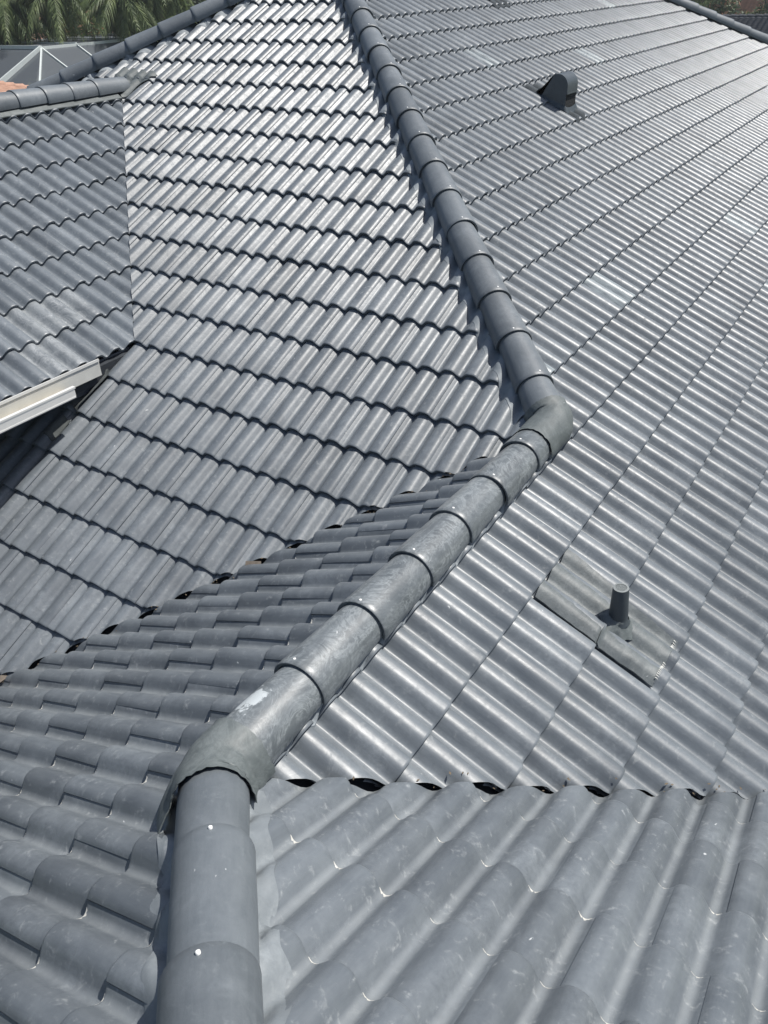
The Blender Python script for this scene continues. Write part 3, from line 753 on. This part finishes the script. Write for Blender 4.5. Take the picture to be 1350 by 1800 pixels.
# neighbouring houses
MTER = plain('terracotta', (.42, .25, .18), .85, .3, 3)
def tiled_roof(name, corners, ridge, label, mat, w=.3):
    """hipped roof: eave rectangle corners (4) and ridge ends (2), tiles as rounded rolls down each face"""
    root = link(name, None, label=label, cat='house'); cx = sum(c[0] for c in corners)/4; cy = sum(c[1] for c in corners)/4; root.location = (cx, cy, GZ)
    o_ = Vector((cx, cy, GZ)); Cn = [Vector(c) for c in corners]; Rg = [Vector(r) for r in ridge]
    b = MB(); zb = Cn[0].z
    ins = [o_+(c-Vector((cx, cy, c.z)))*.93*1 for c in Cn]
    for i in range(4):
        a, c = ins[i]-o_, ins[(i+1) % 4]-o_
        b.add([(a.x, a.y, 0), (c.x, c.y, 0), (c.x, c.y, zb-GZ-.1), (a.x, a.y, zb-GZ-.1)], [(0, 1, 2, 3)])
    me = b.mesh('wall'); me.materials.append(MSTUC); link('wall', me, None, root)
    faces = [(Cn[0], Cn[1], Rg[1], Rg[0]), (Cn[1], Cn[2], Rg[1], Rg[1]), (Cn[2], Cn[3], Rg[0], Rg[1]), (Cn[3], Cn[0], Rg[0], Rg[0])]
    for e0, e1, t1, t0 in faces:
        e0, e1, t1, t0 = (v-o_ for v in (e0, e1, t1, t0)); ln = (e1-e0).length; n = max(4, int(ln/w)*4); nrm = (e1-e0).cross(t0-e0).normalized()
        if nrm.z < 0: nrm = -nrm
        rows = []; m = max(4, int((t0-e0).length/.38))
        for j in range(m):
            for f, dz in ((j/m, .03), ((j+1)/m, 0.)):
                A_ = e0.lerp(t0, f); B_ = e1.lerp(t1, f)
                row = []
                for i in range(n+1):
                    # rolls stay parallel to the fall line: sample along the eave direction
                    P = A_.lerp(B_, i/n); s_ = (P-e0).dot((e1-e0).normalized())
                    row.append(P+nrm*(.05*abs(math.sin(math.pi*s_/w))+dz))
                rows.append(row)
        bb = MB(); bb.grid(rows, 0, True); me = bb.mesh('roof'); me.materials.append(mat); link('roof', me, None, root)
    bb = MB()
    for a, c in ((Cn[0], Rg[0]), (Cn[1], Rg[1]), (Cn[2], Rg[1]), (Cn[3], Rg[0]), (Rg[0], Rg[1])):
        a = a-o_; c = c-o_; k = max(2, int((c-a).length/.42))
        for i in range(k):
            bb.tube([a.lerp(c, i/k)+Vector((0,0,.02)), a.lerp(c, (i+1.12)/k)+Vector((0,0,.0))], [.15, .115], 9)
    me = bb.mesh('ridge_caps'); me.materials.append(mat); link('hip_caps', me, None, root)
tiled_roof('terracotta_house', [(-29.0, 19.0, -1.15), (-40, 8.0, -1.15), (-31, -1.0, -1.15), (-20.3, 10.0, -1.15)][::-1], [(-28.6, 9.4, .9), (-31.4, 7.2, .9)], 'neighbouring house with faded terracotta barrel tile roof below the left wing ridge', MTER)
MGREY = plain('grey_shingle', (.07, .075, .085), .9, .2, 2)
tiled_roof('grey_roofed_house', [(-19, 44, -2.2), (2, 44, -2.2), (2, 56, -2.2), (-19, 56, -2.2)], [(-13, 50, -.2), (-4, 50, -.2)], 'low neighbouring house with dark grey roof beyond the far right hip', MGREY)
tiled_roof('orange_roofed_house', [(-21, 75, -2.2), (-6, 75, -2.2), (-6, 87, -2.2), (-21, 87, -2.2)], [(-16, 81, 1.3), (-10, 81, 1.3)], 'distant house with orange tile roof seen between the trees at top right', plain('orange_tile', (.5, .24, .14), .85, .25, 3))
tiled_roof('salmon_roofed_house', [(-84, 56, -1.4), (-74, 44, -1.4), (-64, 54, -1.4), (-74, 66, -1.4)], [(-74, 52, 1.4), (-74, 58, 1.4)], 'distant house with salmon tile roof glimpsed between the palms', plain('salmon_tile', (.45, .27, .2), .85, .25, 3))

# pool cage
def pool_cage():
    root = link('pool_cage', None, label='white framed pool cage with dark insect screen beyond the left wing ridge', cat='pool cage'); root.location = (-42, 28, GZ); O = Vector((-42, 28, GZ))
    m, n, b = new_mat('insect_screen'); b.inputs['Base Color'].default_value = (.10, .115, .13, 1); b.inputs['Roughness'].default_value = .8
    tr = N(n, 'ShaderNodeBsdfTransparent'); mx = N(n, 'ShaderNodeMixShader'); mx.inputs[0].default_value = .72
    n.links.new(tr.outputs[0], mx.inputs[1]); n.links.new(b.outputs[0], mx.inputs[2]); n.links.new(mx.outputs[0], n.nodes['Material Output'].inputs[0])
    fr = plain('cage_aluminium', (.62, .66, .64), .45, .06, 4)
    xt, zt, xe, ze, xl = -39.6, -.3, -36.4, -1.95, -46.2
    ys = [24.6, 27.04, 29.32, 32.59, 36.2]
    def pc(name, P, Q, w=.085, h=.16):
        g = MB(); g.beam(Vector(P)-O, Vector(Q)-O, w, h); me = g.mesh(name); me.materials.append(fr); link(name, me, None, root)
    def scr(V):
        me = mesh('screen_panel', [Vector(v)-O for v in V], [tuple(range(len(V)))]); me.materials.append(m); link('screen_panel', me, None, root)
    y0 = 27.04
    pc('top_rail', (xt, y0, zt), (xt, 36.2, zt), .1, .2)
    pc('top_rail', (xl, y0, zt), (xl, 36.2, zt), .1, .2)
    for y in ys[1:]:
        pc('roof_beam', (xt, y, zt), (xl, y, zt), .07, .3)
        pc('rafter', (xt, y, zt), (xe, y, ze), .07, .16)
        pc('rafter', (xl, y, zt), (xl-3.2, y, ze), .07, .16)
        pc('post', (xe, y, ze), (xe, y, GZ)); pc('post', (xl-3.2, y, ze), (xl-3.2, y, GZ))
    for a, b_ in zip(ys[1:-1], ys[2:]):
        scr([(xt, a, zt), (xe, a, ze), (xe, b_, ze), (xt, b_, zt)]); scr([(xt, a, zt+.08), (xt, b_, zt+.08), (xl, b_, zt+.08), (xl, a, zt+.08)])
        scr([(xe, a, ze), (xe, b_, ze), (xe, b_, GZ), (xe, a, GZ)]); scr([(xl, a, zt), (xl-3.2, a, ze), (xl-3.2, b_, ze), (xl, b_, zt)])
    # sloping end towards the viewer
    ye = 23.6
    pc('hip_beam', (xt, y0, zt), (xe, ye+.3, ze), .08, .16); pc('end_rafter', (xt, y0, zt), (xt, ye-.2, ze), .1, .34)
    pc('end_rafter', (-43, y0, zt), (-43, ye, ze)); pc('hip_beam', (xl, y0, zt), (xl-3.2, ye, ze))
    pc('eave_rail', (xe, ye, ze), (xl-3.2, ye, ze), .1, .2); pc('eave_rail', (xe, ye, ze), (xe, 36.2, ze), .1, .2); pc('eave_rail', (xl-3.2, ye, ze), (xl-3.2, 36.2, ze), .1, .2)
    scr([(xt, y0, zt), (xe, ye, ze), (xe, y0, ze)]); scr([(xt, y0, zt), (xl, y0, zt), (xl-3.2, ye, ze), (xe, ye, ze)])
    for x in (xe, xt, -43, xl, xl-3.2): pc('post', (x, ye, ze), (x, ye, GZ))
    scr([(xe, ye, ze), (xl-3.2, ye, ze), (xl-3.2, ye, GZ), (xe, ye, GZ)])
pool_cage()

# thin summer haze over the gardens
hb = MB(); hb.box((-140, -12, -5.3), (40, 125, 7.5)); hzm = hb.mesh('haze'); hm2 = bpy.data.materials.new('haze'); hm2.use_nodes = True
n = hm2.node_tree; n.nodes.remove(n.nodes['Principled BSDF']); pv = n.nodes.new('ShaderNodeVolumePrincipled'); pv.inputs['Color'].default_value = (.88, .92, .96, 1)
pv.inputs['Density'].default_value = .0008; pv.inputs['Anisotropy'].default_value = .3
n.links.new(pv.outputs[0], n.nodes['Material Output'].inputs['Volume']); hzm.materials.append(hm2); link('haze', hzm, None, kind='stuff')

# dead leaves and grit that have collected along the valleys
lb = MB(); lr = random.Random(11)
for k in range(170):
    if k % 3: t = lr.uniform(-3.0, -.35); x = t+lr.gauss(.015, .02); y = t+lr.gauss(0, .02); z = max(surf(S_A, x, y), zpl(S_C, x, y)-.03)+.004
    else: t = lr.uniform(.2, 2.2); x = t+lr.gauss(-.01, .015); y = t-L+lr.gauss(.01, .015); z = surf(S_B, x, y)+.004
    l = lr.uniform(.003, .011); a = lr.uniform(0, 6.28); c_, s_ = math.cos(a)*l, math.sin(a)*l; h = lr.uniform(0, .004)
    lb.add([(x-c_, y-s_, z), (x+s_*.45, y-c_*.45, z+h), (x+c_, y+s_, z+.002), (x-s_*.45, y+c_*.45, z+.001)], [(0, 1, 2, 3)])
lm = lb.mesh('leaf_litter'); lm.materials.append(plain('dead_leaf', (.14, .11, .075), .9, .4, 60)); link('leaf_litter', lm, None, kind='stuff', label='bits of dry leaf lying in the roof valleys')
